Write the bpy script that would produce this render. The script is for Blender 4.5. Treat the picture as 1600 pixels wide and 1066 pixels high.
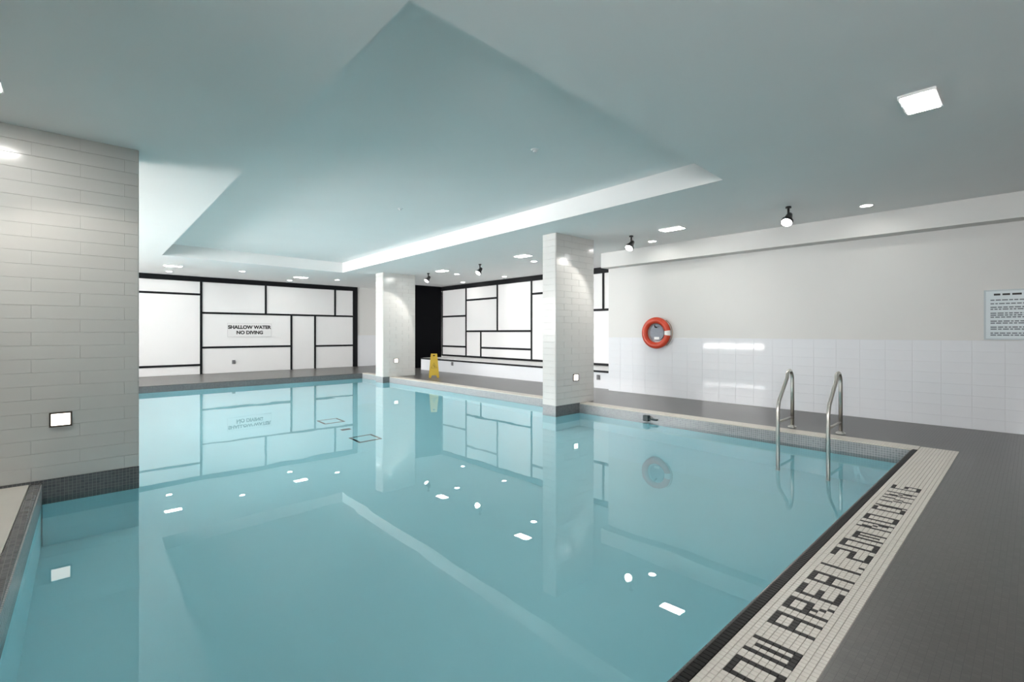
import bpy, bmesh, math, random
from mathutils import Vector, Matrix

random.seed(7)
for o in list(bpy.data.objects):
    bpy.data.objects.remove(o, do_unlink=True)
S = bpy.context.scene
COL = S.collection

# ------------------------------------------------------------------ camera
YAW = math.atan2(693, 751.5)
CAMZ = 1.25
cam_d = bpy.data.cameras.new('camera')
cam = bpy.data.objects.new('camera', cam_d)
COL.objects.link(cam)
cam.location = (0, 0, CAMZ)
cam.rotation_euler = (math.pi / 2, 0, -YAW)
cam_d.sensor_width = 36
cam_d.lens = 751.5 / 1600 * 36
cam_d.shift_y = -13 / 1600
cam_d.clip_start = 0.05
S.camera = cam

# ------------------------------------------------------------------ world + exposure
W = bpy.data.worlds.new('overcast_sky')
S.world = W
W.use_nodes = True
bg = W.node_tree.nodes['Background']
bg.inputs[0].default_value = (1.0, 0.98, 0.97, 1)
bg.inputs[1].default_value = 22.0
S.view_settings.view_transform = 'Standard'
S.view_settings.look = 'None'
S.view_settings.gamma = 1
S.view_settings.use_curve_mapping = False
S.view_settings.exposure = 0.56
LAMP = 54.0          # radiance of the ceiling fittings
SPOT_W = 40.0        # watts of each track spot

# window portal (helps the sampler look through the window band)
for py, pw in ((11.5, 10.2), (-1.2, 2.8)):
    pl = bpy.data.lights.new('window_portal', 'AREA')
    pl.shape = 'RECTANGLE'; pl.size = pw; pl.size_y = 1.55
    pl.cycles.is_portal = True
    po = bpy.data.objects.new('window_portal', pl); COL.objects.link(po)
    po.location = (-3.2, py, 1.975)
    po.rotation_euler = (math.pi / 2, 0, -math.pi / 2)

# ------------------------------------------------------------------ dimensions
CEIL = 2.935
TRAY = 3.205
WATER = -0.14
BOTTOM = -1.36
XW = 8.60            # right wall
XR = 6.65            # right pool edge
YN = 0.89            # near pool edge
YF = 14.0            # far pool edge
YC = 5.60            # left column face
XC = 0.473           # left column corner
XL = -3.0            # window wall
YB = -3.0            # wall behind
YFW = 17.0           # far wall
XP = 10.1            # recess panel wall
YE = 14.78           # recess end wall

# ------------------------------------------------------------------ materials
def mat(name, col, rough=0.5, spec=0.5, metal=0.0, noise=0.0, nscale=8.0, bump=0.0, bscale=40.0, emit=None, estr=0.0):
    m = bpy.data.materials.new(name); m.use_nodes = True
    nt = m.node_tree; b = nt.nodes['Principled BSDF']
    b.inputs['Base Color'].default_value = (*col, 1)
    b.inputs['Roughness'].default_value = rough
    b.inputs['Specular IOR Level'].default_value = spec
    b.inputs['Metallic'].default_value = metal
    tc = nt.nodes.new('ShaderNodeTexCoord')
    if noise:
        n = nt.nodes.new('ShaderNodeTexNoise'); n.inputs['Scale'].default_value = nscale
        n.inputs['Detail'].default_value = 4
        nt.links.new(tc.outputs['Object'], n.inputs['Vector'])
        r = nt.nodes.new('ShaderNodeMix'); r.data_type = 'RGBA'
        r.inputs[6].default_value = (*[c * (1 - noise) for c in col], 1)
        r.inputs[7].default_value = (*[min(1, c * (1 + noise)) for c in col], 1)
        nt.links.new(n.outputs['Fac'], r.inputs[0])
        nt.links.new(r.outputs[2], b.inputs['Base Color'])
    if bump:
        n2 = nt.nodes.new('ShaderNodeTexNoise'); n2.inputs['Scale'].default_value = bscale
        nt.links.new(tc.outputs['Object'], n2.inputs['Vector'])
        bp = nt.nodes.new('ShaderNodeBump'); bp.inputs['Strength'].default_value = bump
        bp.inputs['Distance'].default_value = 0.01
        nt.links.new(n2.outputs['Fac'], bp.inputs['Height'])
        nt.links.new(bp.outputs['Normal'], b.inputs['Normal'])
    if emit:
        b.inputs['Emission Color'].default_value = (*emit, 1)
        b.inputs['Emission Strength'].default_value = estr
    return m

def mosaic(name, c1, c2, grout, size=0.0257, joint=0.0024, rough=0.4, axes='xy', offset=0.0, wlen=None, spec=0.5, bump=0.35):
    """square mosaic tiling from a Brick node on two object axes"""
    m = bpy.data.materials.new(name); m.use_nodes = True
    nt = m.node_tree; b = nt.nodes['Principled BSDF']
    tc = nt.nodes.new('ShaderNodeTexCoord')
    sp = nt.nodes.new('ShaderNodeSeparateXYZ'); nt.links.new(tc.outputs['Object'], sp.inputs[0])
    cb = nt.nodes.new('ShaderNodeCombineXYZ')
    for i, a in enumerate(axes):
        nt.links.new(sp.outputs['xyz'.index(a)], cb.inputs[i])
    br = nt.nodes.new('ShaderNodeTexBrick')
    br.offset = offset; br.squash = 1.0
    br.inputs['Color1'].default_value = (*c1, 1); br.inputs['Color2'].default_value = (*c2, 1)
    br.inputs['Mortar'].default_value = (*grout, 1)
    br.inputs['Scale'].default_value = 1.0
    br.inputs['Mortar Size'].default_value = joint / 2
    br.inputs['Brick Width'].default_value = wlen or size
    br.inputs['Row Height'].default_value = size
    nt.links.new(cb.outputs[0], br.inputs['Vector'])
    nt.links.new(br.outputs['Color'], b.inputs['Base Color'])
    b.inputs['Roughness'].default_value = rough
    b.inputs['Specular IOR Level'].default_value = spec
    bp = nt.nodes.new('ShaderNodeBump'); bp.invert = True
    bp.inputs['Strength'].default_value = bump; bp.inputs['Distance'].default_value = 0.002
    nt.links.new(br.outputs['Fac'], bp.inputs['Height'])
    nt.links.new(bp.outputs['Normal'], b.inputs['Normal'])
    return m

M = {}
M['ceiling'] = mat('ceiling_paint', (0.85, 0.855, 0.85), 0.9, 0.2, noise=0.02, nscale=1.5, bump=0.05, bscale=150)
M['wall'] = mat('wall_paint', (0.67, 0.67, 0.655), 0.7, 0.3, noise=0.02, nscale=2)
M['tile'] = mat('white_glazed_tile', (0.74, 0.76, 0.79), 0.05, 0.5, noise=0.02, nscale=3)
M['ctile'] = mat('column_glazed_tile', (0.64, 0.635, 0.615), 0.16, 0.5, noise=0.03, nscale=3, bump=0.04, bscale=12)
M['cgrout'] = mat('column_grout', (0.60, 0.595, 0.575), 0.9, 0.2)
M['grout'] = mat('tile_grout', (0.68, 0.69, 0.70), 0.9, 0.2)
M['panel'] = mat('white_panel', (0.82, 0.82, 0.82), 0.35, 0.4, noise=0.02, nscale=2)
M['black'] = mat('black_lacquer', (0.006, 0.007, 0.009), 0.5, 0.2, noise=0.2, nscale=6)
M['darkwood'] = mat('black_end_panel', (0.002, 0.0025, 0.004), 0.6, 0.1)
M['deck'] = mosaic('grey_mosaic_deck', (0.080, 0.078, 0.072), (0.098, 0.095, 0.088), (0.064, 0.062, 0.058), rough=0.3)
M['deck_side'] = mat('deck_edge', (0.14, 0.137, 0.132), 0.6)
M['cream'] = mosaic('cream_mosaic', (0.62, 0.58, 0.51), (0.66, 0.62, 0.55), (0.45, 0.42, 0.38), rough=0.4)
M['slab'] = mat('cream_stone', (0.66, 0.63, 0.58), 0.45, 0.4, noise=0.05, nscale=5)
M['wtile'] = mat('white_mosaic_tile', (0.62, 0.585, 0.53), 0.4, 0.5, noise=0.05, nscale=30)
M['dtile'] = mat('dark_mosaic_tile', (0.014, 0.013, 0.013), 0.45, 0.2, noise=0.2, nscale=60)
M['nose'] = mat('black_nosing_tile', (0.007, 0.007, 0.007), 0.45, 0.12, noise=0.3, nscale=50)
M['bed'] = mat('mosaic_grout_bed', (0.60, 0.565, 0.51), 0.9, 0.2)
M['nbed'] = mat('nosing_grout_bed', (0.10, 0.095, 0.09), 0.9, 0.2)
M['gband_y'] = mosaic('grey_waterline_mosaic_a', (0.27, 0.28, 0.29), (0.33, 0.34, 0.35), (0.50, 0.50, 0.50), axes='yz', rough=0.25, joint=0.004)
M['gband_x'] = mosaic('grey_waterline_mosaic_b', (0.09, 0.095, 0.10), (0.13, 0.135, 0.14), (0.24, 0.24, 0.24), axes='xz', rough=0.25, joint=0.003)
M['pool'] = mat('pool_plaster', (0.54, 0.91, 0.99), 0.7, 0.2, noise=0.03, nscale=1.2)
M['steel'] = mat('stainless_steel', (0.62, 0.60, 0.56), 0.28, 0.5, metal=1.0, noise=0.05, nscale=30)
M['fixture'] = mat('black_fixture', (0.012, 0.012, 0.013), 0.4)
M['white_metal'] = mat('white_trim_metal', (0.8, 0.8, 0.8), 0.4)
M['lens'] = mat('lamp_lens', (0.9, 0.9, 0.88), 0.4, emit=(1.0, 0.97, 0.92), estr=LAMP)
M['spot_lens'] = mat('spot_lens', (0.9, 0.9, 0.9), 0.4, emit=(1.0, 0.98, 0.97), estr=9.0)
M['wall_lens'] = mat('wall_lamp_lens', (0.9, 0.88, 0.85), 0.4, emit=(1.0, 0.90, 0.80), estr=2.2)
M['bronze'] = mat('dark_bronze_frame', (0.10, 0.085, 0.07), 0.4, 0.5, metal=0.6)
M['orange'] = mat('orange_buoy_shell', (0.60, 0.055, 0.018), 0.35, 0.5, noise=0.08, nscale=20)
M['reflective'] = mat('white_reflective_band', (0.8, 0.82, 0.8), 0.35)
M['rope'] = mat('rope_fibre', (0.30, 0.22, 0.16), 0.9)
M['grey_plate'] = mat('grey_holder_plastic', (0.26, 0.29, 0.34), 0.5, noise=0.15, nscale=25)
M['yellow'] = mat('yellow_sign_plastic', (0.46, 0.31, 0.03), 0.4, 0.5, noise=0.05, nscale=15)
M['symbol'] = mat('black_print', (0.03, 0.03, 0.03), 0.6)
M['sym_soft'] = mat('olive_print', (0.16, 0.12, 0.015), 0.6)
M['sign'] = mat('white_sign_plate', (0.80, 0.80, 0.80), 0.4)
M['rules'] = mat('rules_sign_plate', (0.55, 0.63, 0.66), 0.3)
M['rules_rim'] = mat('rules_sign_frame', (0.40, 0.47, 0.50), 0.3)
M['print_soft'] = mat('grey_print', (0.13, 0.15, 0.17), 0.6)
M['socket'] = mat('grey_socket_cover', (0.16, 0.16, 0.17), 0.4)
M['dark_plastic'] = mat('dark_plastic', (0.012, 0.03, 0.035), 0.4)
M['frame'] = mat('aluminium_frame', (0.35, 0.36, 0.37), 0.4, metal=0.5)
M['terrace'] = mat('terrace_concrete', (0.6, 0.6, 0.58), 0.9, noise=0.1, nscale=3)

# thin window glass: clear, with a faint reflection
g = bpy.data.materials.new('window_glass'); g.use_nodes = True
nt = g.node_tree; nt.nodes.remove(nt.nodes['Principled BSDF'])
tr = nt.nodes.new('ShaderNodeBsdfTransparent'); gl = nt.nodes.new('ShaderNodeBsdfGlossy'); gl.inputs['Roughness'].default_value = 0.02
fr = nt.nodes.new('ShaderNodeFresnel'); fr.inputs[0].default_value = 1.45
mx = nt.nodes.new('ShaderNodeMixShader')
nt.links.new(fr.outputs[0], mx.inputs[0]); nt.links.new(tr.outputs[0], mx.inputs[1]); nt.links.new(gl.outputs[0], mx.inputs[2])
nt.links.new(mx.outputs[0], nt.nodes['Material Output'].inputs[0])
M['glass'] = g

# pool water: a refracting surface with faint ripples
w = bpy.data.materials.new('pool_water'); w.use_nodes = True
nt = w.node_tree; b = nt.nodes['Principled BSDF']
b.inputs['Base Color'].default_value = (0.86, 0.975, 1.0, 1)
b.inputs['Roughness'].default_value = 0.0
b.inputs['IOR'].default_value = 1.333
b.inputs['Transmission Weight'].default_value = 1.0
tc = nt.nodes.new('ShaderNodeTexCoord')
n = nt.nodes.new('ShaderNodeTexNoise'); n.inputs['Scale'].default_value = 1.6; n.inputs['Detail'].default_value = 1.5
nt.links.new(tc.outputs['Object'], n.inputs['Vector'])
bp = nt.nodes.new('ShaderNodeBump'); bp.inputs['Strength'].default_value = 0.10; bp.inputs['Distance'].default_value = 0.012
nt.links.new(n.outputs['Fac'], bp.inputs['Height']); nt.links.new(bp.outputs['Normal'], b.inputs['Normal'])
M['water'] = w

# ------------------------------------------------------------------ mesh helpers
def bx(bm, x0, x1, y0, y1, z0, z1):
    vs = [bm.verts.new(p) for p in ((x0,y0,z0),(x1,y0,z0),(x1,y1,z0),(x0,y1,z0),(x0,y0,z1),(x1,y0,z1),(x1,y1,z1),(x0,y1,z1))]
    for f in ((0,3,2,1),(4,5,6,7),(0,1,5,4),(1,2,6,5),(2,3,7,6),(3,0,4,7)):
        bm.faces.new([vs[i] for i in f])

def obj(name, bm, m, parent=None, smooth=False, bevel=0.0):
    if isinstance(bm, bpy.types.Mesh):
        me = bm
    else:
        if bevel:
            bmesh.ops.bevel(bm, geom=bm.edges[:], offset=bevel, segments=2, affect='EDGES', profile=0.5, clamp_overlap=True)
        bmesh.ops.recalc_face_normals(bm, faces=bm.faces[:])
        me = bpy.data.meshes.new(name); bm.to_mesh(me); bm.free()
        if smooth:
            for p in me.polygons: p.use_smooth = True
    o = bpy.data.objects.new(name, me)
    if m is not None and not me.materials:
        me.materials.append(m)
    COL.objects.link(o)
    if parent is not None: o.parent = parent
    return o

def box(name, x0, x1, y0, y1, z0, z1, m, parent=None, bevel=0.0):
    bm = bmesh.new(); bx(bm, x0, x1, y0, y1, z0, z1)
    return obj(name, bm, m, parent, bevel=bevel)

def boxes(name, lst, m, parent=None):
    bm = bmesh.new()
    for b_ in lst: bx(bm, *b_)
    return obj(name, bm, m, parent)

def struct(o, label=None):
    o['kind'] = 'structure'
    if label: o['label'] = label
    return o

def tag(o, label, cat, group=None):
    o['label'] = label; o['category'] = cat
    if group: o['group'] = group
    return o

def thing(name, loc, label, cat, group=None, rz=0):
    o = bpy.data.objects.new(name, None); COL.objects.link(o)
    o.location = loc; o.rotation_euler = (0, 0, rz); o.empty_display_size = 0.1
    return tag(o, label, cat, group)

def add_cyl(bm, r1, r2, z0, z1, seg=24, mtx=None):
    mt = Matrix.Translation((0, 0, (z0 + z1) / 2))
    if mtx is not None: mt = mtx @ mt
    bmesh.ops.create_cone(bm, cap_ends=True, segments=seg, radius1=r1, radius2=r2, depth=abs(z1 - z0), matrix=mt)

def tube(bm, pts, r, seg=14, closed=False, cap=True):
    pts = [Vector(p) for p in pts]; n = len(pts); rings = []
    up = None
    for i, p in enumerate(pts):
        a = pts[(i - 1) % n] if (closed or i > 0) else p
        c = pts[(i + 1) % n] if (closed or i < n - 1) else p
        t = (c - a).normalized()
        if up is None:
            up = t.orthogonal().normalized()
        u = (up - t * up.dot(t)).normalized(); up = u
        v = t.cross(u)
        rings.append([bm.verts.new(p + (u * math.cos(2*math.pi*k/seg) + v * math.sin(2*math.pi*k/seg)) * r) for k in range(seg)])
    for i in range(n if closed else n - 1):
        A, B = rings[i], rings[(i + 1) % n]
        for k in range(seg):
            bm.faces.new((A[k], A[(k+1) % seg], B[(k+1) % seg], B[k]))
    if cap and not closed:
        bm.faces.new(rings[0][::-1]); bm.faces.new(rings[-1])

_tm = {}
def tile_mesh(wd, h, t, c, m):
    """a tile lying in local XY, base at z=0, face at z=t, chamfered rim"""
    k = (round(wd, 4), round(h, 4), t, c, m.name)
    if k in _tm: return _tm[k]
    a, b_ = wd / 2, h / 2
    v = [(-a,-b_,0),(a,-b_,0),(a,b_,0),(-a,b_,0),
         (-a,-b_,t-c),(a,-b_,t-c),(a,b_,t-c),(-a,b_,t-c),
         (-a+c,-b_+c,t),(a-c,-b_+c,t),(a-c,b_-c,t),(-a+c,b_-c,t)]
    f = [(8,9,10,11)]
    for i in range(4):
        j = (i + 1) % 4
        f += [(i, j, 4+j, 4+i), (4+i, 4+j, 8+j, 8+i)]
    me = bpy.data.meshes.new('tile'); me.from_pydata(v, [], f); me.materials.append(m)
    _tm[k] = me
    return me

def facing(parent, origin, u, v, width, height, tw, th, m, joint=0.003, t=0.008, c=0.002, bond=0.0, join=False, z_hi=None, name='tile'):
    """tiles laid on a wall face; origin = lower corner, u along, v up, normal u x v"""
    u = Vector(u); v = Vector(v); nrm = u.cross(v)
    R = Matrix((u, v, nrm)).transposed().to_4x4()
    big = bmesh.new() if join else None
    rows = max(1, round(height / th)); hh = height / rows
    for r in range(rows):
        x = -tw * bond if r % 2 else 0.0
        while x < width - 1e-4:
            a = max(0, x); e = min(width, x + tw)
            x += tw
            if e - a < 0.02: continue
            me = tile_mesh(e - a - joint, hh - joint, t, c, m)
            mt = Matrix.Translation(Vector(origin) + u * (a + e) / 2 + v * (hh * (r + 0.5))) @ R
            if join:
                tmp = bmesh.new(); tmp.from_mesh(me); tmp.transform(mt)
                tme = bpy.data.meshes.new('t'); tmp.to_mesh(tme); tmp.free(); big.from_mesh(tme); bpy.data.meshes.remove(tme)
            else:
                o = bpy.data.objects.new(name, me); COL.objects.link(o)
                o.parent = parent; o.matrix_local = mt
    if join:
        o = obj('tile_facing', big, m, parent); o['kind'] = 'stuff'

def text_mesh(name, body, size, m, parent, mtx, ext=0.002, bold=0.0, spacing=1.0):
    cu = bpy.data.curves.new(name, 'FONT'); cu.body = body; cu.size = size
    cu.align_x = 'CENTER'; cu.align_y = 'CENTER'; cu.extrude = ext; cu.offset = bold; cu.space_character = spacing
    tmp = bpy.data.objects.new(name, cu); COL.objects.link(tmp)
    dg = bpy.context.evaluated_depsgraph_get()
    me = bpy.data.meshes.new_from_object(tmp.evaluated_get(dg))
    bpy.data.objects.remove(tmp, do_unlink=True)
    me.materials.clear(); me.materials.append(m)
    o = bpy.data.objects.new(name, me); COL.objects.link(o); o.parent = parent; o.matrix_local = mtx
    return o

def project(p):
    d = Vector(p) - Vector((0, 0, CAMZ))
    r = d.x * math.cos(YAW) - d.y * math.sin(YAW); f = d.x * math.sin(YAW) + d.y * math.cos(YAW)
    return 800 + 751.5 * r / f, 520 - 751.5 * d.z / f, f

# ================================================================== THE SETTING
# ---- pool basin (rim polygon, slightly skewed left side)
RIM = [(-0.29, YN), (XR, YN), (XR, YF), (0.05, YF)]
bm = bmesh.new()
low = [bm.verts.new((x, y, BOTTOM)) for x, y in RIM]
top = [bm.verts.new((x, y, -0.30)) for x, y in RIM]
bm.faces.new(low)
for i in range(4):
    j = (i + 1) % 4
    bm.faces.new((low[i], low[j], top[j], top[i]))
me = bpy.data.meshes.new('pool_basin'); bm.to_mesh(me); bm.free()
basin = struct(obj('floor_pool', me, M['pool']), 'pale aqua plastered pool basin under the water')

def band(name, a, b_, m, thick=0.05):
    """waterline mosaic band along one side of the rim"""
    a = Vector((*a, 0)); b_ = Vector((*b_, 0)); d = (b_ - a).normalized(); n_ = Vector((d.y, -d.x, 0)) * thick
    a = a - n_ * .16; b_ = b_ - n_ * .16
    bm = bmesh.new()
    lo = [bm.verts.new((p.x, p.y, -0.30)) for p in (a, b_, b_ + n_, a + n_)]
    hi = [bm.verts.new((p.x, p.y, -0.012)) for p in (a, b_, b_ + n_, a + n_)]
    bm.faces.new(lo[::-1]); bm.faces.new(hi)
    for i in range(4):
        j = (i + 1) % 4; bm.faces.new((lo[i], lo[j], hi[j], hi[i]))
    return obj(name, bm, m, basin)
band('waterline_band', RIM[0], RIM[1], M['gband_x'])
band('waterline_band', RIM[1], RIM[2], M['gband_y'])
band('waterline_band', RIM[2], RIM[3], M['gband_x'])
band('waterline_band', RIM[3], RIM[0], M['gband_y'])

# ---- floors
COPX = 6.88          # outer side of the right coping
STR0, STR1 = 0.525, 0.838   # white lettered strip
fl = boxes('floor', [(XL - .25, XP + .2, YB - .2, STR0, -0.30, 0), (COPX, XP + .2, STR0, YFW + .2, -0.30, 0), (XL - .25, COPX, YF + 0.16, YFW + .2, -0.30, 0)], M['deck'])
struct(fl, 'dark grey mosaic pool deck')
# cream slabs on the left side of the pool
lf = struct(box('floor_left', XL - .25, -0.32, STR0, YF + 0.16, -0.30, -0.012, M['bed']), 'cream stone slabs beside the left pool edge')
def edge_x(y): return -0.29 + (y - YN) * (0.34 / (YF - YN))
bm = bmesh.new()
p = [(edge_x(.52) - .3, .52), (edge_x(.52) - .004, .52), (edge_x(YF + .16) - .004, YF + .16), (edge_x(YF + .16) - .3, YF + .16)]
lo = [bm.verts.new((*q, -0.30)) for q in p]; hi = [bm.verts.new((*q, -0.065)) for q in p]
bm.faces.new(lo[::-1]); bm.faces.new(hi)
for i in range(4):
    j = (i + 1) % 4; bm.faces.new((lo[i], lo[j], hi[j], hi[i]))
obj('slab_bed', bm, M['bed'], lf)
ys = [0.53, 1.78, 3.78, YC + .01]
for a, e in zip(ys[:-1], ys[1:]):
    bm = bmesh.new()
    xa, xe = edge_x(a) - 0.07, edge_x(e) - 0.07
    for xs0, xs1a, xs1e in ((-1.5, xa, xe), (XL, -1.503, -1.503)):
        vs = [bm.verts.new(p) for p in ((xs0, a + .002, -.012), (xs1a, a + .002, -.012), (xs1e, e - .002, -.012), (xs0, e - .002, -.012),
                                        (xs0, a + .002, 0), (xs1a, a + .002, 0), (xs1e, e - .002, 0), (xs0, e - .002, 0))]
        for f in ((0,3,2,1),(4,5,6,7),(0,1,5,4),(1,2,6,5),(2,3,7,6),(3,0,4,7)): bm.faces.new([vs[i] for i in f])
        obj('slab', bm, M['slab'], lf); bm = bmesh.new()
    bm.free()
box('slab', XL, -0.10, YC + .4, YF + 0.16, -0.012, 0, M['slab'], lf)
# ---- coping on the right, far and left sides
cop = struct(boxes('trim_1', [(XR, COPX, YN - 0.05, YF + 0.16, -0.30, 0.002)], M['cream']), 'cream mosaic coping along the right pool edge')
struct(boxes('trim_2', [(0.05, XR, YF, YF + 0.16, -0.30, 0.002)], M['deck']), 'grey mosaic coping along the far pool edge')
bm = bmesh.new()
for a, e in ((YN - .05, YC + .006),):
    p = [(edge_x(a) - .07, a), (edge_x(a), a), (edge_x(e), e), (edge_x(e) - .07, e)]
    lo = [bm.verts.new((*q, -0.06)) for q in p]; hi = [bm.verts.new((*q, 0.001)) for q in p]
    bm.faces.new(lo[::-1]); bm.faces.new(hi)
    for i in range(4):
        j = (i + 1) % 4; bm.faces.new((lo[i], lo[j], hi[j], hi[i]))
M['lcop'] = mosaic('grey_nosing_mosaic', (0.10, 0.10, 0.105), (0.16, 0.16, 0.165), (0.22, 0.22, 0.22), rough=0.2)
struct(obj('trim_3', bm, M['lcop'], bevel=0.012), 'dark grey mosaic nosing along the left pool edge')

# ---- near coping: white lettered mosaic strip with black nosing tiles
G = 0.0257
near = struct(box('trim_4', -0.4, COPX, STR0, YN - 0.052, -0.30, -0.004, M['bed']), 'white mosaic strip with dark lettering along the near pool edge')
struct_bed = box('nosing_bed', -0.29, XR, YN - 0.052, YN - 0.002, -0.30, -0.006, M['nbed'], near)
FONT = {
 'S': ["11111","1....","1....","11111","....1","....1","11111"],
 'H': ["1...1","1...1","1...1","11111","1...1","1...1","1...1"],
 'L': ["1....","1....","1....","1....","1....","1....","11111"],
 'A': ["11111","1...1","1...1","11111","1...1","1...1","1...1"],
 'O': ["11111","1...1","1...1","1...1","1...1","1...1","11111"],
 'W': ["1...1","1.1.1","1.1.1","1.1.1","1.1.1","1.1.1","11111"],
 'R': ["11111","1...1","1...1","11111","1.1..","1..1.","1...1"],
 'E': ["11111","1....","1....","1111.","1....","1....","11111"],
 '1': ["1","1","1","1","1","1","1"], 'I': ["1","1","1","1","1","1","1"],
 '.': [".",".",".",".",".",".","1"],
 '2': ["11111","....1","....1","11111","1....","1....","11111"],
 '0': ["11111","1...1","1...1","1...1","1...1","1...1","11111"],
 'm': [".....","11111","1.1.1","1.1.1","1.1.1","1.1.1","1...1"],
 'N': ["1...1","11..1","11..1","1.1.1","1..11","1..11","1...1"],
 'D': ["1111.","1...1","1...1","1...1","1...1","1...1","1111."],
 'V': ["1...1","1...1","1...1",".1.1.",".1.1.","..1..","..1.."],
 'G': ["11111","1....","1....","1.111","1...1","1...1","11111"],
}
TEXT = [('S', .89), ('H', 1.07), ('A', 1.25), ('L', 1.43), ('L', 1.61), ('O', 1.79), ('W', 1.97), ('A', 2.21), ('R', 2.39), ('E', 2.585), ('A', 2.77),
        ('1', 3.00), ('.', 3.075), ('2', 3.165), ('0', 3.355), ('m', 3.535), ('N', 3.765), ('O', 3.945), ('D', 4.20), ('I', 4.34), ('V', 4.465), ('N', 4.645), ('G', 4.875)]
NROW = 12
Y0 = STR0 + 0.002
gx = lambda i: -0.4 + (i + 0.5) * G
gy = lambda j: Y0 + (j + 0.5) * G
dark = {}
for li, (ch, x) in enumerate(TEXT):
    i0 = round((x + 0.4) / G)
    rows = FONT[ch]
    for r, row in enumerate(rows):
        for c_, k in enumerate(row):
            if k == '1': dark[(i0 + c_, 9 - r)] = li       # rows 3..9: top of the letters towards the pool
tm_w = tile_mesh(G - .0018, G - .0018, .005, .0010, M['wtile'])
tm_d = tile_mesh(G - .0018, G - .0018, .005, .0010, M['dtile'])
NCOL = int((COPX + 0.4) / G)
white = []
letters = [[] for _ in TEXT]
for i in range(NCOL):
    for j in range(NROW):
        if (i, j) in dark: letters[dark[(i, j)]].append((gx(i), gy(j)))
        else: white.append((gx(i), gy(j)))
def tiles_joined(name, pts, me, parent, zb=-0.004):
    v, f = [], []
    src_v = [tuple(q.co) for q in me.vertices]; src_f = [tuple(p.vertices) for p in me.polygons]
    for (x, y) in pts:
        o0 = len(v)
        dz = random.uniform(-.0004, .0004)
        v += [(a + x, b_ + y, c_ + zb + dz) for a, b_, c_ in src_v]
        f += [tuple(o0 + k for k in q) for q in src_f]
    m2 = bpy.data.meshes.new(name); m2.from_pydata(v, [], f); m2.materials.append(me.materials[0])
    return obj(name, m2, None, parent)
for (ch, x), pts in zip(TEXT, letters):
    o = tiles_joined('letter', pts, tm_d, near)
    nm = {'1': 'digit 1', '2': 'digit 2', '0': 'digit 0', '.': 'decimal point'}.get(ch, 'letter ' + ch)
    o['label'] = 'dark mosaic ' + nm
def seen(p):
    x, y, f = project((p[0], p[1], 0))
    return f if (f > 0.2 and 0 <= x <= 1600 and y <= 1066) else 1e3 + abs(f)
white.sort(key=seen)
for (x, y) in white[:300]:
    o = bpy.data.objects.new('mosaic_tile', tm_w); COL.objects.link(o); o.parent = near; o.location = (x, y, -0.004)
o = tiles_joined('mosaic_field', white[300:], tm_w, near); o['kind'] = 'stuff'
# black nosing tiles along the edge, each a small rounded bar
bm = bmesh.new(); bx(bm, -G/2 + .0016, G/2 - .0016, -.052, .002, -.03, .004)
bmesh.ops.bevel(bm, geom=[e for e in bm.edges if all(v.co.y > 0 and v.co.z > 0 for v in e.verts)], offset=.015, segments=3, affect='EDGES')
bmesh.ops.recalc_face_normals(bm, faces=bm.faces[:])
nm_ = bpy.data.meshes.new('nosing_tile'); bm.to_mesh(nm_); bm.free(); nm_.materials.append(M['nose'])
for i in range(int((XR + 0.29) / G)):
    o = bpy.data.objects.new('nosing_tile', nm_); COL.objects.link(o); o.parent = near
    o.location = (-0.29 + (i + .5) * G, YN, -0.001)

# ---- right wall, lower tiles glazed, upper part painted, bulkhead above
BAND = 1.15
wr = struct(boxes('wall_right', [(XW, XW + .2, YB, 6.24, BAND, CEIL)], M['wall']), 'pale grey painted upper part of the right wall')
wl = struct(boxes('wall_right_lower', [(XW + .002, XW + .2, YB, 6.24, 0, BAND)], M['grout']), 'glazed white tiles on the lower right wall')
facing(wl, (XW + .002, 6.24, 0), (0, -1, 0), (0, 0, 1), 7.2, BAND, 0.30, 0.144, M['tile'], joint=.0015, t=.004, c=.0012)
struct(box('trim_5', 8.33, XW, YB, 6.24, 2.625, CEIL, M['wall']), 'pale bulkhead running along the top of the right wall')

# ---- ceiling with recessed tray
TQ = [(1.27, 2.14), (5.30, 2.32), (5.64, 13.12), (1.494, 12.86)]
bm = bmesh.new()
OQ = [(XL - .25, YB - .2), (XP + .2, YB - .2), (XP + .2, YFW + .2), (XL - .25, YFW + .2)]
o_ = [bm.verts.new((*p, CEIL)) for p in OQ]; i_ = [bm.verts.new((*p, CEIL)) for p in TQ]; t_ = [bm.verts.new((*p, TRAY)) for p in TQ]
for k in range(4):
    j = (k + 1) % 4
    bm.faces.new((o_[k], i_[k], i_[j], o_[j])); bm.faces.new((i_[k], t_[k], t_[j], i_[j]))
bm.faces.new(t_[::-1])
ou = [bm.verts.new((*p, TRAY + .15)) for p in OQ]
bm.faces.new(ou)
for k in range(4):
    j = (k + 1) % 4; bm.faces.new((o_[k], o_[j], ou[j], ou[k]))
me = bpy.data.meshes.new('ceiling'); bm.to_mesh(me); bm.free()
struct(obj('ceiling', me, M['ceiling']), 'white ceiling with a long recessed tray over the pool')

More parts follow.
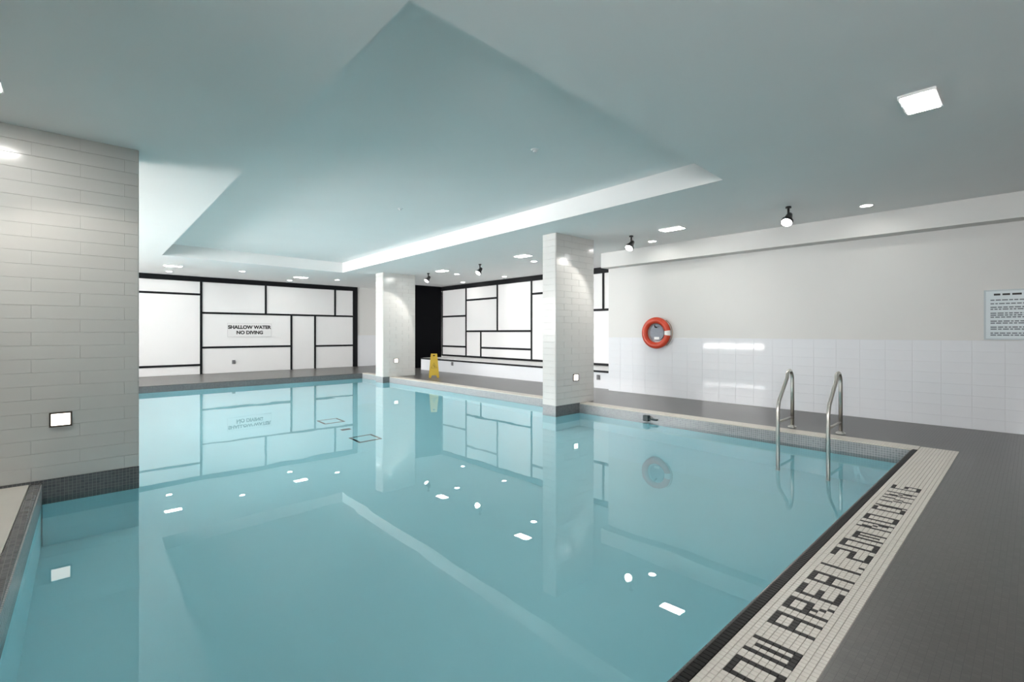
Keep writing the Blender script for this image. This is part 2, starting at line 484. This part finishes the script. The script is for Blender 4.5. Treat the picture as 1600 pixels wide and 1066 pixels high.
# ---- window wall on the left, beyond the column
YW0, YW1, ZW0, ZW1 = 6.4, 16.6, 1.2, 2.75
LW0, LW1, LZ0, LZ1 = 6.9, 9.75, 0.55, 0.82
T = .25
NW0, NW1 = -2.6, 0.2  # near window openings, unseen, added and sized to brighten the near end
struct(boxes('wall_left', [(XL - T, XL, YB, NW0, 0, CEIL), (XL - T, XL, NW1, YW0, 0, CEIL), (XL - T, XL, NW0, NW1, 0, ZW0), (XL - T, XL, NW0, NW1, ZW1, CEIL), (XL - T, XL, YW1, YFW, 0, CEIL), (XL - T, XL, YW0, YW1, ZW1, CEIL),
                           (XL - T, XL, YW0, YW1, LZ1, ZW0), (XL - T, XL, YW0, YW1, 0, LZ0),
                           (XL - T, XL, YW0, LW0, LZ0, LZ1), (XL - T, XL, LW1, YW1, LZ0, LZ1)], M['wall']), 'white window wall')
def window(n_, y0, y1, z0, z1, npan):
    fr_ = boxes('window_%d' % n_, [(XL - .17, XL - .10, y0, y1, z0, z0 + .05), (XL - .17, XL - .10, y0, y1, z1 - .05, z1),
                                   (XL - .17, XL - .10, y0, y0 + .05, z0 + .05, z1 - .05), (XL - .17, XL - .10, y1 - .05, y1, z0 + .05, z1 - .05)], M['frame'])
    struct(fr_, 'aluminium framed window in the left wall, out of view')
    step = (y1 - y0 - .1) / npan
    for k in range(npan):
        a = y0 + .05 + k * step
        if k: box('mullion', XL - .165, XL - .105, a - .025, a + .025, z0 + .05, z1 - .05, M['frame'], fr_)
        box('pane', XL - .138, XL - .132, a + (.025 if k else 0), a + step - (.025 if k < npan - 1 else 0), z0 + .05, z1 - .05, M['glass'], fr_)
for k in range(4):
    d_ = (YW1 - YW0) / 4
    window(k + 1, YW0 + k * d_, YW0 + (k + 1) * d_, ZW0, ZW1, 3)
window(5, LW0, LW1, LZ0, LZ1, 4)
for k in range(2):  # added windows before the column, only to light the near deck
    d_ = (NW1 - NW0) / 2
    window(k + 6, NW0 + k * d_, NW0 + (k + 1) * d_, ZW0, ZW1, 3)
struct(box('ground', XL - T - 6, XL - T, -2, 20, -.35, -.05, M['terrace']), 'pale concrete terrace outside the windows')

# ---- column wall on the left with tile courses
cw = struct(boxes('wall_column', [(XL, XC, YC + .008, YC + .40, 0.0, CEIL), (-0.16, XC, YC + .008, YC + .40, -.2, 0.0)], M['cgrout']), 'pale tiled column at the left with a square wall light')
facing(cw, (-1.427, YC + .008, 0.02), (1, 0, 0), (0, 0, 1), XC + 1.427, CEIL - .02, 0.60, 0.110, M['ctile'], bond=.5, joint=.0016, t=.006, c=.0012)
facing(cw, (XC, YC + .008, 0.02), (0, 1, 0), (0, 0, 1), .392, CEIL - .02, 0.40, 0.110, M['ctile'], joint=.0035, t=.006)
box('submerged_face', -0.16, XC + .004, YC + .004, YC + .404, BOTTOM, -.2, M['pool'], cw)
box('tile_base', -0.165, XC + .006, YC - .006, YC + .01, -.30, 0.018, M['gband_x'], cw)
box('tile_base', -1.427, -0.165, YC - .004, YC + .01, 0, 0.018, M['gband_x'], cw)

def pillar(x0, x1, y0, y1, label, join):
    p = struct(boxes('pillar', [(x0, x1, y0, y1, -.2, CEIL)], M['cgrout']), label)
    box('submerged_face', x0 - .004, XR, y0 - .004, y1 + .004, BOTTOM, -.2, M['pool'], p)
    zb = 0.012
    facing(p, (x0, y0, zb), (1, 0, 0), (0, 0, 1), x1 - x0, CEIL - zb, .40, .110, M['ctile'], bond=.5, joint=.0018, t=.008, c=.0012, join=join)
    facing(p, (x0, y1, zb), (0, -1, 0), (0, 0, 1), y1 - y0, CEIL - zb, .40, .110, M['ctile'], joint=.003, t=.008, join=join)
    facing(p, (x1, y0, zb), (0, 1, 0), (0, 0, 1), y1 - y0, CEIL - zb, .40, .110, M['ctile'], joint=.003, t=.008, join=join)
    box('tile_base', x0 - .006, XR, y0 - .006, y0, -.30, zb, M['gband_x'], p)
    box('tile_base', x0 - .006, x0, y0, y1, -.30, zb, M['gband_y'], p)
    return p
pillar(6.03, 7.05, 5.45, 5.75, 'tiled pillar at the pool edge nearer to the lifebuoy', False)
pillar(6.45, 7.47, 12.30, 12.72, 'tiled pillar at the pool edge beside the yellow floor sign', True)

# ---- other walls
struct(box('wall_near', XL, XW + .2, YB - .2, YB, 0, CEIL, M['wall']), 'wall behind the near deck')
wf = struct(box('wall_far', XL, 9.3, YFW + .03, YFW + .2, 0, CEIL, M['wall']), 'far wall with white panels in a black grid')
struct(box('wall_far_lower', 7.88, 9.3, YFW + .012, YFW + .03, 0, BAND, M['tile']), 'glazed tiles low on the far wall beside the black frame')
struct(boxes('wall_recess_end', [(8.75, 8.95, YE, YFW + .03, 0, CEIL), (8.95, XP, YE + .06, YE + .26, 0, CEIL)], M['wall']), 'narrow pale wall end beside the black panel')
struct(box('wall_recess', XP + .03, XP + .2, 6.0, YE + .06, 0, CEIL, M['wall']), 'recess wall with white panels in a black grid above the ledge')
struct(box('wall_recess_near', XW + .2, XP + .03, 6.0, 6.24, 0, CEIL, M['wall']), 'short end wall of the recess')
rec = bpy.data.objects['wall_recess']; rend = bpy.data.objects['wall_recess_end']
box('end_panel', 8.95, XP, YE, YE + .06, 0, CEIL, M['darkwood'], rend)

def grid_far(a0, a1, z0, z1, m, nm, t0, t1): return box(nm, a0, a1, YFW + .03 - t1, YFW + .03 - t0, z0, z1, m, wf, bevel=.002)
def grid_rec(a0, a1, z0, z1, m, nm, t0, t1): return box(nm, XP + .03 - t1, XP + .03 - t0, min(a0, a1), max(a0, a1), z0, z1, m, rec, bevel=.002)
SW = .03
def panels(fn, rects, s=1):
    for a0, a1, z0, z1 in rects:
        lo, hi = min(a0, a1), max(a0, a1)
        fn(lo + .004, hi - .004, z0 + .004, z1 - .004, M['panel'], 'white_panel', 0, .012)
def vstrip(fn, a, z0, z1, w_=SW): fn(a - w_, a + w_, z0, z1, M['black'], 'black_strip', 0, .03)
def hstrip(fn, a0, a1, z, w_=SW): fn(min(a0, a1) + SW, max(a0, a1) - SW, z - w_, z + w_, M['black'], 'black_strip', 0, .028)
HB = 2.785
panels(grid_far, [(XL, .6, 0, HB), (.6, 2.94, 0, .28), (.6, 2.94, .28, 2.40), (.6, 2.94, 2.40, HB), (2.94, 4.74, 1.85, HB), (4.74, 7.04, 1.85, HB), (7.04, 7.71, 1.85, HB),
                  (2.94, 5.54, .80, 1.85), (2.94, 5.54, 0, .80), (5.54, 6.33, 0, 1.85), (6.33, 7.71, .785, 1.85), (6.33, 7.71, 0, .785)])
grid_far(XL, 7.88, HB, CEIL, M['black'], 'header', 0, .04)
grid_far(7.71, 7.88, 0, HB, M['black'], 'side_frame', 0, .04)
vstrip(grid_far, .6, 0, HB); vstrip(grid_far, 2.94, 0, HB); vstrip(grid_far, 4.74, 1.85 + SW, HB); vstrip(grid_far, 7.04, 1.85 + SW, HB)
vstrip(grid_far, 5.54, 0, 1.85 - SW); vstrip(grid_far, 6.33, 0, 1.85 - SW)
hstrip(grid_far, 2.94, 7.71 + SW, 1.85); hstrip(grid_far, 2.94, 5.54, .80); hstrip(grid_far, 6.33, 7.71 + SW, .785)
hstrip(grid_far, .6, 2.94, 2.40); hstrip(grid_far, .6, 2.94, .28)
LZ = .40
panels(grid_rec, [(YE, 13.31, 1.835, HB), (YE, 13.31, .76, 1.835), (YE, 13.31, LZ, .76), (13.31, 11.66, 2.37, HB), (13.31, 11.66, 1.30, 2.37), (11.66, 10.11, 1.30, HB),
                  (13.31, 12.50, LZ, 1.30), (12.50, 10.11, .75, 1.30), (12.50, 10.11, LZ, .75), (10.11, 8.6, 2.40, HB), (10.11, 8.6, LZ, 2.40),
                  (8.6, 7.5, 1.84, HB), (7.5, 6.24, 1.84, HB), (8.6, 6.24, LZ, 1.84)])
grid_rec(YE, 6.24, HB, CEIL, M['black'], 'header', 0, .04)
for a, z0, z1 in ((YE - SW, LZ, HB), (13.31, LZ, HB), (11.66, 1.30 + SW, HB), (10.11, LZ, HB), (12.5, LZ, 1.30 - SW), (8.6, LZ, HB), (7.5, 1.84 + SW, HB)):
    vstrip(grid_rec, a, z0, z1)
for a0, a1, z in ((YE - SW, 13.31, 1.835), (YE - SW, 13.31, .76), (13.31, 11.66, 2.37), (13.31, 10.11, 1.30), (12.5, 10.11, .75), (10.11, 8.6, 2.40), (8.6, 6.24, 1.84), (YE, 6.24, LZ + SW)):
    hstrip(grid_rec, a0, a1, z)
# tiled ledge in front of the recess panels
led = struct(boxes('trim_6', [(8.80, XP, 6.24, 14.10, 0, LZ - .03)], M['tile']), 'low white tiled ledge under the recess panels')
box('ledge_top', 8.80, XP, 6.24, 14.10, LZ - .03, LZ - .004, M['panel'], led)
box('edge_strip', 8.785, 8.80, 6.24, 14.10, LZ - .045, LZ, M['black'], led)

# ---- water
bm = bmesh.new()
bm.faces.new([bm.verts.new((x, y, WATER)) for x, y in RIM])
me = bpy.data.meshes.new('pool_water'); bm.to_mesh(me); bm.free()
wo = obj('pool_water', me, M['water']); tag(wo, 'still turquoise water filling the indoor pool', 'water'); wo['kind'] = 'stuff'

# ================================================================== THINGS
def copy_tree(o, parent=None):
    c = o.copy(); COL.objects.link(c); c.parent = parent
    for ch in list(o.children): copy_tree(ch, c)
    return c

# ---- rectangular ceiling lights
def rect_light(x, y, rz, label, wash=0.0):
    t = thing('ceiling_light', (x, y, CEIL), label, 'ceiling light', 'rectangular ceiling lights', rz)
    a, b_ = .19, .105
    bm = bmesh.new()
    for q in ((-a, a, -b_, -b_ + .012), (-a, a, b_ - .012, b_), (-a, -a + .012, -b_ + .012, b_ - .012), (a - .012, a, -b_ + .012, b_ - .012)):
        bx(bm, *q, -.018, 0)
    obj('frame', bm, M['white_metal'], t)
    bm = bmesh.new(); bx(bm, -a + .013, a - .013, -b_ + .013, b_ - .013, -.022, -.001)
    obj('diffuser', bm, M['lens'], t, bevel=.006)
    if wash:        # directional lamp inside this fitting, tilted to the wall it washes
        L = bpy.data.lights.new('wash_beam', 'SPOT'); L.energy = wash; L.color = (1, .93, .84); L.spot_size = math.radians(88); L.spot_blend = .3; L.shadow_soft_size = .06
        lo = bpy.data.objects.new('wash_beam', L); COL.objects.link(lo); lo.parent = t
        lo.location = (0, 0, -.04); lo.rotation_euler = Vector((.45, .20, -1)).to_track_quat('-Z', 'Y').to_euler()
RY = math.pi / 2
rect_light(4.54, .555, 0, 'lone rectangular ceiling light above the near deck, far from the round downlights')
rect_light(-.52, 4.76, 0, 'rectangular ceiling light over the cream slabs, washing the left column', 28.0)
rect_light(7.15, 3.95, RY, 'rectangular ceiling light above the coping beside the metal rails and lifebuoy')
rect_light(7.29, 7.55, RY, 'rectangular ceiling light beyond the nearer pillar, beside a round downlight')
rect_light(7.43, 10.84, RY, 'rectangular ceiling light beside the farther pillar, before the black recess panel')
rect_light(1.93, 14.62, 0, 'rectangular ceiling light above the far deck by the left panels')
rect_light(5.17, 15.03, 0, 'rectangular ceiling light above the far deck by the shallow water sign')

# ---- round recessed downlights
def downlight(x, y, label):
    t = thing('downlight', (x, y, CEIL), label, 'downlight', 'round recessed downlights')
    bm = bmesh.new()
    n_ = 28
    ro = [bm.verts.new((.085*math.cos(k*2*math.pi/n_), .085*math.sin(k*2*math.pi/n_), 0)) for k in range(n_)]
    rm = [bm.verts.new((.082*math.cos(k*2*math.pi/n_), .082*math.sin(k*2*math.pi/n_), -.008)) for k in range(n_)]
    ri = [bm.verts.new((.068*math.cos(k*2*math.pi/n_), .068*math.sin(k*2*math.pi/n_), -.008)) for k in range(n_)]
    rj = [bm.verts.new((.066*math.cos(k*2*math.pi/n_), .066*math.sin(k*2*math.pi/n_), -.001)) for k in range(n_)]
    for A, B in ((ro, rm), (rm, ri), (ri, rj)):
        for k in range(n_): bm.faces.new((A[k], A[(k+1) % n_], B[(k+1) % n_], B[k]))
    obj('trim_ring', bm, M['white_metal'], t, smooth=True)
    bm = bmesh.new(); add_cyl(bm, .064, .066, -.005, -.001, 28)
    obj('lens', bm, M['lens'], t)
for x, y, l in ((7.76, 1.50, 'round downlight at the bulkhead nearest the pool rules sign'),
                (7.90, 4.76, 'round downlight at the bulkhead above the lifebuoy'),
                (8.07, 7.99, 'round downlight just past the nearer pillar'),
                (8.20, 11.23, 'round downlight above the yellow floor sign'),
                (9.62, 10.77, 'round downlight inside the recess, at the middle of the black header'),
                (9.66, 12.90, 'round downlight inside the recess, close to the black end panel'),
                (3.50, 14.70, 'round downlight above the far deck between the two rectangular lights'),
                (5.23, 16.20, 'round downlight close to the far black header above the sign'),
                (6.30, 15.06, 'round downlight above the far deck by the right end of the black frame'),
                (2.03, 16.07, 'round downlight close to the far black header at the left panels')):
    downlight(x, y, l)

# ---- black adjustable spotlights
def spotlight(x, y, aim, label):
    t = thing('spotlight', (x, y, CEIL), label, 'spotlight', 'black ceiling spotlights')
    bm = bmesh.new(); add_cyl(bm, .036, .034, -.022, 0, 24); obj('canopy', bm, M['fixture'], t, smooth=False)
    d = Vector(aim).normalized()
    piv = Vector((0, 0, -.15))
    bm = bmesh.new(); tube(bm, [(0, 0, -.02), (0, 0, -.09), piv - d * .02], .014, 10); obj('stem', bm, M['fixture'], t, smooth=True)
    bm = bmesh.new(); bmesh.ops.create_uvsphere(bm, u_segments=14, v_segments=8, radius=.026, matrix=Matrix.Translation(piv - d * .02)); obj('knuckle', bm, M['fixture'], t, smooth=True)
    R = d.to_track_quat('Z', 'Y').to_matrix().to_4x4(); R.translation = piv
    bm = bmesh.new()
    prof = [(-.07, .0), (-.07, .034), (-.03, .042), (.02, .05), (.06, .072), (.10, .074), (.10, .066), (.085, .062)]
    rings = []
    for z, r in prof:
        rings.append([bm.verts.new(R @ Vector((r*math.cos(k*2*math.pi/24), r*math.sin(k*2*math.pi/24), z))) for k in range(24)])
    for A, B in zip(rings[:-1], rings[1:]):
        for k in range(24): bm.faces.new((A[k], A[(k+1) % 24], B[(k+1) % 24], B[k]))
    bmesh.ops.remove_doubles(bm, verts=bm.verts[:], dist=1e-5)
    obj('lamp_body', bm, M['fixture'], t, smooth=True)
    bm = bmesh.new()
    n_ = 24; cen = bm.verts.new(R @ Vector((0, 0, .112)))
    r1 = [bm.verts.new(R @ Vector((.045*math.cos(k*2*math.pi/n_), .045*math.sin(k*2*math.pi/n_), .108))) for k in range(n_)]
    r2 = [bm.verts.new(R @ Vector((.068*math.cos(k*2*math.pi/n_), .068*math.sin(k*2*math.pi/n_), .098))) for k in range(n_)]
    for k in range(n_):
        bm.faces.new((cen, r1[k], r1[(k+1) % n_])); bm.faces.new((r1[k], r2[k], r2[(k+1) % n_], r1[(k+1) % n_]))
    obj('bulb_face', bm, M['spot_lens'], t, smooth=True)
    L = bpy.data.lights.new('spot_beam', 'SPOT'); L.energy = SPOT_W; L.color = (1, .96, .9); L.spot_size = math.radians(102); L.spot_blend = .12; L.shadow_soft_size = .05
    lo = bpy.data.objects.new('spot_beam', L); COL.objects.link(lo); lo.parent = t
    lo.location = piv + d * .13; lo.rotation_euler = d.to_track_quat('-Z', 'Y').to_euler()
spotlight(7.07, 2.22, (-.70, .02, -.79), 'black ceiling spotlight above the metal grab rails')
spotlight(7.19, 4.74, (-.70, .02, -.79), 'black ceiling spotlight just in front of the nearer pillar')
spotlight(7.44, 9.23, (-.68, -.04, -.80), 'black ceiling spotlight midway between the two pillars')
spotlight(7.49, 11.62, (-.68, -.04, -.80), 'black ceiling spotlight just in front of the farther pillar')

# ---- sprinkler caps in the tray
for x, y, l in ((3.66, 3.61, 'white sprinkler cap in the tray nearer the near deck'), (3.84, 6.76, 'white sprinkler cap deeper along the ceiling tray')):
    t = thing('sprinkler', (x, y, TRAY), l, 'sprinkler', 'sprinkler caps in the ceiling tray')
    bm = bmesh.new(); add_cyl(bm, .035, .045, -.012, 0, 24); obj('escutcheon', bm, M['white_metal'], t)
    bm = bmesh.new(); add_cyl(bm, .018, .02, -.03, -.012, 16); obj('cap', bm, M['white_metal'], t)

# ---- square wall lights
def wall_light(x, y, z, label):
    t = thing('wall_light', (x, y, z), label, 'wall light', 'square recessed wall lights')
    a, b_ = .072, .062
    bm = bmesh.new()
    for q in ((-a, a, b_ - .012, b_), (-a, a, -b_, -b_ + .012), (-a, -a + .012, -b_ + .012, b_ - .012), (a - .012, a, -b_ + .012, b_ - .012)):
        bx(bm, q[0], q[1], -.012, 0, q[2], q[3])
    obj('frame', bm, M['bronze'], t)
    bm = bmesh.new(); bx(bm, -a + .0125, a - .0125, -.006, -.0005, -b_ + .0125, b_ - .0125); obj('lens', bm, M['wall_lens'], t, bevel=.0015)
wall_light(-.048, YC, .515, 'square lit wall light low on the left column')
wall_light(6.538, 5.442, .464, 'square lit wall light low on the nearer pillar')
wall_light(6.85, 12.292, .455, 'square lit wall light low on the farther pillar')

# ---- grab rails
def grab_rail(y, label):
    t = thing('grab_rail', (7.03, y, 0), label, 'grab rail', 'stainless pool grab rails')
    P = [(-.53, BOTTOM + .03), (-.53, .27)]
    # slanted riser then a rounded top and the straight deck leg
    P += [(-.515, .34), (-.49, .40), (-.20, .665)]
    for k in range(0, 9):
        a = math.radians(135 - k * 135 / 8)
        P.append((-.11 + .11 * math.cos(a), .62 + .125 * math.sin(a) + .012))
    P += [(0, .58), (0, .01)]
    bm = bmesh.new(); tube(bm, [(x, 0, z) for x, z in P], .022, 14); obj('rail', bm, M['steel'], t, smooth=True)
    bm = bmesh.new(); tube(bm, [(-.53, 0, .135), (0, 0, .14)], .015, 12); obj('cross_bar', bm, M['steel'], t, smooth=True)
    bm = bmesh.new(); add_cyl(bm, .024, .026, BOTTOM + .001, BOTTOM + .03, 16, Matrix.Translation((-.53, 0, 0))); obj('rubber_foot', bm, M['white_metal'], t)
    bm = bmesh.new(); add_cyl(bm, .055, .05, .002, .016, 24); add_cyl(bm, .035, .028, .016, .032, 24); obj('flange', bm, M['steel'], t, smooth=False)
grab_rail(2.16, 'curved stainless grab rail, the one closer to the lifebuoy')
grab_rail(1.62, 'curved stainless grab rail, the one closer to the white lettered strip')

# ---- lifebuoy with its wall holder
hd = thing('buoy_holder', (XW, 5.06, 1.245), 'grey wall holder behind the orange lifebuoy', 'holder')
bm = bmesh.new()
prof = []
for k in range(25):
    a = k * 2 * math.pi / 24
    r = .155
    prof.append((r * math.sin(a), r * math.cos(a) * (1.15 if math.cos(a) > 0 else 1.0)))
prof = prof[:-1]
fr_ = [bm.verts.new((-.035, y, z)) for y, z in prof]; bk = [bm.verts.new((0, y, z)) for y, z in prof]
bm.faces.new(fr_); bm.faces.new(bk[::-1])
for k in range(24): bm.faces.new((fr_[k], fr_[(k+1) % 24], bk[(k+1) % 24], bk[k]))
obj('back_plate', bm, M['grey_plate'], hd, bevel=.004)
bm = bmesh.new(); tube(bm, [(-.03, 0, .11), (-.10, 0, .115), (-.115, 0, .15)], .012, 10); obj('hook', bm, M['fixture'], hd, smooth=True)
bm = bmesh.new(); bx(bm, -.045, -.036, -.06, .05, -.13, -.08); obj('label_plate', bm, M['reflective'], hd)
lb = thing('lifebuoy', (XW, 5.06, 1.245), 'orange lifebuoy ring hung on the tiled wall', 'lifebuoy')
bm = bmesh.new()
n1, n2 = 56, 18; rings = []
for i in range(n1):
    a = 2*math.pi*i/n1; rr = []
    for k in range(n2):
        b2 = 2*math.pi*k/n2
        R_ = .250 + .062 * math.cos(b2)
        rr.append(bm.verts.new((-.062 + .055 * math.sin(b2), R_ * math.cos(a), R_ * math.sin(a))))
    rings.append(rr)
for i in range(n1):
    A, B = rings[i], rings[(i+1) % n1]
    for k in range(n2): bm.faces.new((A[k], A[(k+1) % n2], B[(k+1) % n2], B[k]))
obj('ring', bm, M['orange'], lb, smooth=True)
def buoy_band(a0):
    bm = bmesh.new(); rings = []
    for i in range(7):
        a = a0 + (i - 3) * .055; rr = []
        for k in range(n2):
            b2 = 2*math.pi*k/n2; R_ = .250 + .0645 * math.cos(b2)
            rr.append(bm.verts.new((-.0605 + .0575 * math.sin(b2), R_ * math.cos(a), R_ * math.sin(a))))
        rings.append(rr)
    for A, B in zip(rings[:-1], rings[1:]):
        for k in range(n2): bm.faces.new((A[k], A[(k+1) % n2], B[(k+1) % n2], B[k]))
    obj('white_band', bm, M['reflective'], lb, smooth=True)
buoy_band(math.pi)                 # side facing the rails
bm = bmesh.new()
pts = []
for k in range(15):
    a = math.radians(130 + k * 7); r = .325 + .02 * math.sin(k / 14 * math.pi)
    pts.append((-.05, r * math.cos(a), r * math.sin(a)))
tube(bm, pts, .008, 8); obj('grab_line', bm, M['rope'], lb, smooth=True)

# ---- pool rules sign on the right wall
rs = thing('rules_sign', (XW, .43, 1.16), 'pale blue pool rules sign with rows of print on the right wall', 'sign')
bm = bmesh.new(); bx(bm, -.012, 0, -.90, 0, 0, .63); obj('plate', bm, M['rules'], rs, bevel=.002)
bm = bmesh.new()
for q in ((-.90, 0, 0, .018), (-.90, 0, .612, .63), (-.018, 0, .018, .612), (-.90, -.882, .018, .612)): bx(bm, -.015, -.0125, *q)
obj('rim', bm, M['rules_rim'], rs)
bm = bmesh.new()
x = -.09
while x > -.80:
    l = random.uniform(.05, .09); bx(bm, -.0135, -.0122, max(x - l, -.82), x, .558, .582); x -= l + .018
obj('heading_print', bm, M['symbol'], rs)
rowz = [.50, .455, .41, .385, .335, .31, .285, .235, .21, .16, .135, .085, .06]
for z in rowz:
    bm = bmesh.new(); x = -.06; end = -random.uniform(.55, .84)
    while x > end:
        l = random.uniform(.02, .06); bx(bm, -.0135, -.0122, x - l, x, z - .007, z + .007); x -= l + .010
    obj('print_line', bm, M['print_soft'], rs)

# ---- shallow water sign on the far wall
sg = thing('warning_sign', (4.27, YFW + .018, 1.335), 'white wall sign reading shallow water no diving', 'sign')
bm = bmesh.new(); bx(bm, -.64, .64, -.012, 0, -.215, .215); obj('plate', bm, M['sign'], sg, bevel=.002)
bm = bmesh.new()
for q in ((-.64, .64, -.215, -.207), (-.64, .64, .207, .215), (-.64, -.632, -.207, .207), (.632, .64, -.207, .207)): bx(bm, q[0], q[1], -.0145, -.0125, q[2], q[3])
obj('border', bm, mat('sign_border', (.55, .55, .56), .5), sg)
RX = Matrix.Rotation(math.pi / 2, 4, 'X')
text_mesh('lettering', 'SHALLOW WATER', .147, M['symbol'], sg, Matrix.Translation((0, -.0135, .085)) @ RX, ext=.001, bold=.007)
text_mesh('lettering', 'NO DIVING', .147, M['symbol'], sg, Matrix.Translation((0, -.0135, -.085)) @ RX, ext=.001, bold=.007)
sg.children[-1].scale = (1, 1, 1)

# ---- wall sockets with covers
def socket(loc, rz, label):
    t = thing('wall_socket', loc, label, 'socket', 'small covered wall sockets', rz)
    bm = bmesh.new(); bx(bm, -.05, .05, -.012, 0, -.06, .06); obj('cover_plate', bm, M['frame'], t, bevel=.003)
    bm = bmesh.new(); bx(bm, -.036, .036, -.030, -.012, -.045, .045); obj('lid', bm, M['socket'], t, bevel=.004)
    bm = bmesh.new(); tube(bm, [(-.03, -.02, .05), (.03, -.02, .05)], .006, 8); obj('hinge', bm, M['fixture'], t)
socket((3.81, YFW + .018, .33), 0, 'small grey covered socket on the white panel under the sign')
socket((8.785 + .015, 12.28, .28), -math.pi / 2, 'small grey covered socket on the ledge beside the yellow floor sign')
socket((8.785 + .015, 6.66, .24), -math.pi / 2, 'small grey covered socket on the ledge end near the lifebuoy')

# ---- yellow wet floor sign (A-frame)
ws = thing('floor_sign', (7.47, 11.30, 0), 'yellow folding wet floor sign standing beside the farther pillar', 'floor sign', rz=-YAW * .75)
Hs = .66
def leaf(sgn):
    ang = math.radians(11) * sgn
    R = Matrix.Translation((0, 0, Hs)) @ Matrix.Rotation(ang, 4, 'X')
    out = [(-.085, 0), (.085, 0), (.098, -.10), (.140, -.665), (.075, -.665), (.06, -.60), (-.06, -.60), (-.075, -.665), (-.140, -.665), (-.098, -.10)]
    hole = [(-.03, -.035), (.03, -.035), (.03, -.065), (-.03, -.065)]
    bm = bmesh.new()
    th = .012
    y0 = -.004 if sgn < 0 else .004
    def quadface(ps):
        f1 = [bm.verts.new(R @ Vector((x, y0 * 1.0 + sgn * th * .5, z))) for x, z in ps]
        f2 = [bm.verts.new(R @ Vector((x, y0 * 1.0 - sgn * 0, z))) for x, z in ps]
        bm.faces.new(f1); bm.faces.new(f2[::-1])
        for k in range(len(ps)):
            j = (k + 1) % len(ps); bm.faces.new((f1[k], f1[j], f2[j], f2[k]))
    # top bar with hand hole, body, two feet
    quadface([(-.085, 0), (.085, 0), (.0886, -.035), (-.0886, -.035)])
    quadface([(-.0886, -.035), (-.03, -.035), (-.03, -.065), (-.093, -.065)])
    quadface([(.03, -.035), (.0886, -.035), (.093, -.065), (.03, -.065)])
    quadface([(-.093, -.065), (.093, -.065), (.1355, -.60), (-.1355, -.60)])
    quadface([(-.1355, -.60), (-.062, -.60), (-.08, -.668), (-.1405, -.668)])
    quadface([(.062, -.60), (.1355, -.60), (.1405, -.668), (.08, -.668)])
    o = obj('leaf', bm, M['yellow'], ws)
    if sgn < 0:
        # printed triangle with a slipping figure, flat on the leaf
        bm = bmesh.new()
        def pr(ps):
            bm.faces.new([bm.verts.new(R @ Vector((x, y0 - th * .5 - .0015, z))) for x, z in ps])
        for a, b_, c_ in (((-.085, -.40), (0, -.24), (.085, -.40)),):
            A, B, C_ = Vector(a), Vector(b_), Vector(c_); cen = (A + B + C_) / 3
            for p, q in ((A, B), (B, C_), (C_, A)):
                pr([p, q, cen + (q - cen) * .84, cen + (p - cen) * .84])
        pr([(-.01, -.30), (.012, -.30), (.012, -.32), (-.01, -.32)])
        pr([(-.02, -.325), (.01, -.325), (.03, -.375), (.008, -.375)])
        pr([(.01, -.35), (.045, -.365), (.045, -.375), (.01, -.362)])
        obj('warning_print', bm, M['sym_soft'], o)
    return o
leaf(-1); leaf(1)
bm = bmesh.new(); tube(bm, [(-.085, 0, Hs - .002), (.085, 0, Hs - .002)], .009, 10); obj('hinge_pin', bm, M['yellow'], ws, smooth=True)

# ---- dark anchor bracket at the waterline
an = thing('rope_anchor', (XR, 4.06, -.07), 'small dark bracket fixed to the waterline tiles below the right coping', 'bracket')
bm = bmesh.new(); bx(bm, -.07, 0, -.02, .07, -.055, .035); obj('block', bm, M['dark_plastic'], an, bevel=.008)
bm = bmesh.new(); bx(bm, -.06, 0, -.16, -.02, -.03, -.008); obj('tongue', bm, M['dark_plastic'], an, bevel=.006)
bm = bmesh.new(); add_cyl(bm, .012, .012, -.008, .012, 12, Matrix.Translation((-.03, -.06, 0))); obj('pin', bm, M['steel'], an)

# ---- drain frames on the pool floor
def drain(x, y, s, label):
    t = thing('pool_drain', (x, y, BOTTOM), label, 'drain', 'square drains on the pool floor')
    bm = bmesh.new(); w_ = .035
    for q in ((-s, s, -s, -s + w_), (-s, s, s - w_, s), (-s, -s + w_, -s + w_, s - w_), (s - w_, s, -s + w_, s - w_)): bx(bm, *q, 0, .015)
    obj('frame', bm, M['dark_plastic'], t)
    bm = bmesh.new(); bx(bm, -s + w_, s - w_, -s + w_, s - w_, 0, .008); obj('grate', bm, M['pool'], t)
drain(3.44, 7.14, .19, 'dark framed square drain on the pool floor, the one nearer the near edge')
drain(3.53, 8.72, .19, 'dark framed square drain on the pool floor, the one nearer the far edge')
t = thing('drain_slot', (3.46, 7.91, BOTTOM), 'small dark slot on the pool floor between the two square drains', 'drain')
bm = bmesh.new(); bx(bm, -.08, .08, -.05, .05, 0, .012); obj('slot_cover', bm, M['dark_plastic'], t, bevel=.003)
bm = bmesh.new(); bx(bm, -.055, .055, -.012, .012, .012, .016); obj('slot', bm, M['fixture'], t)
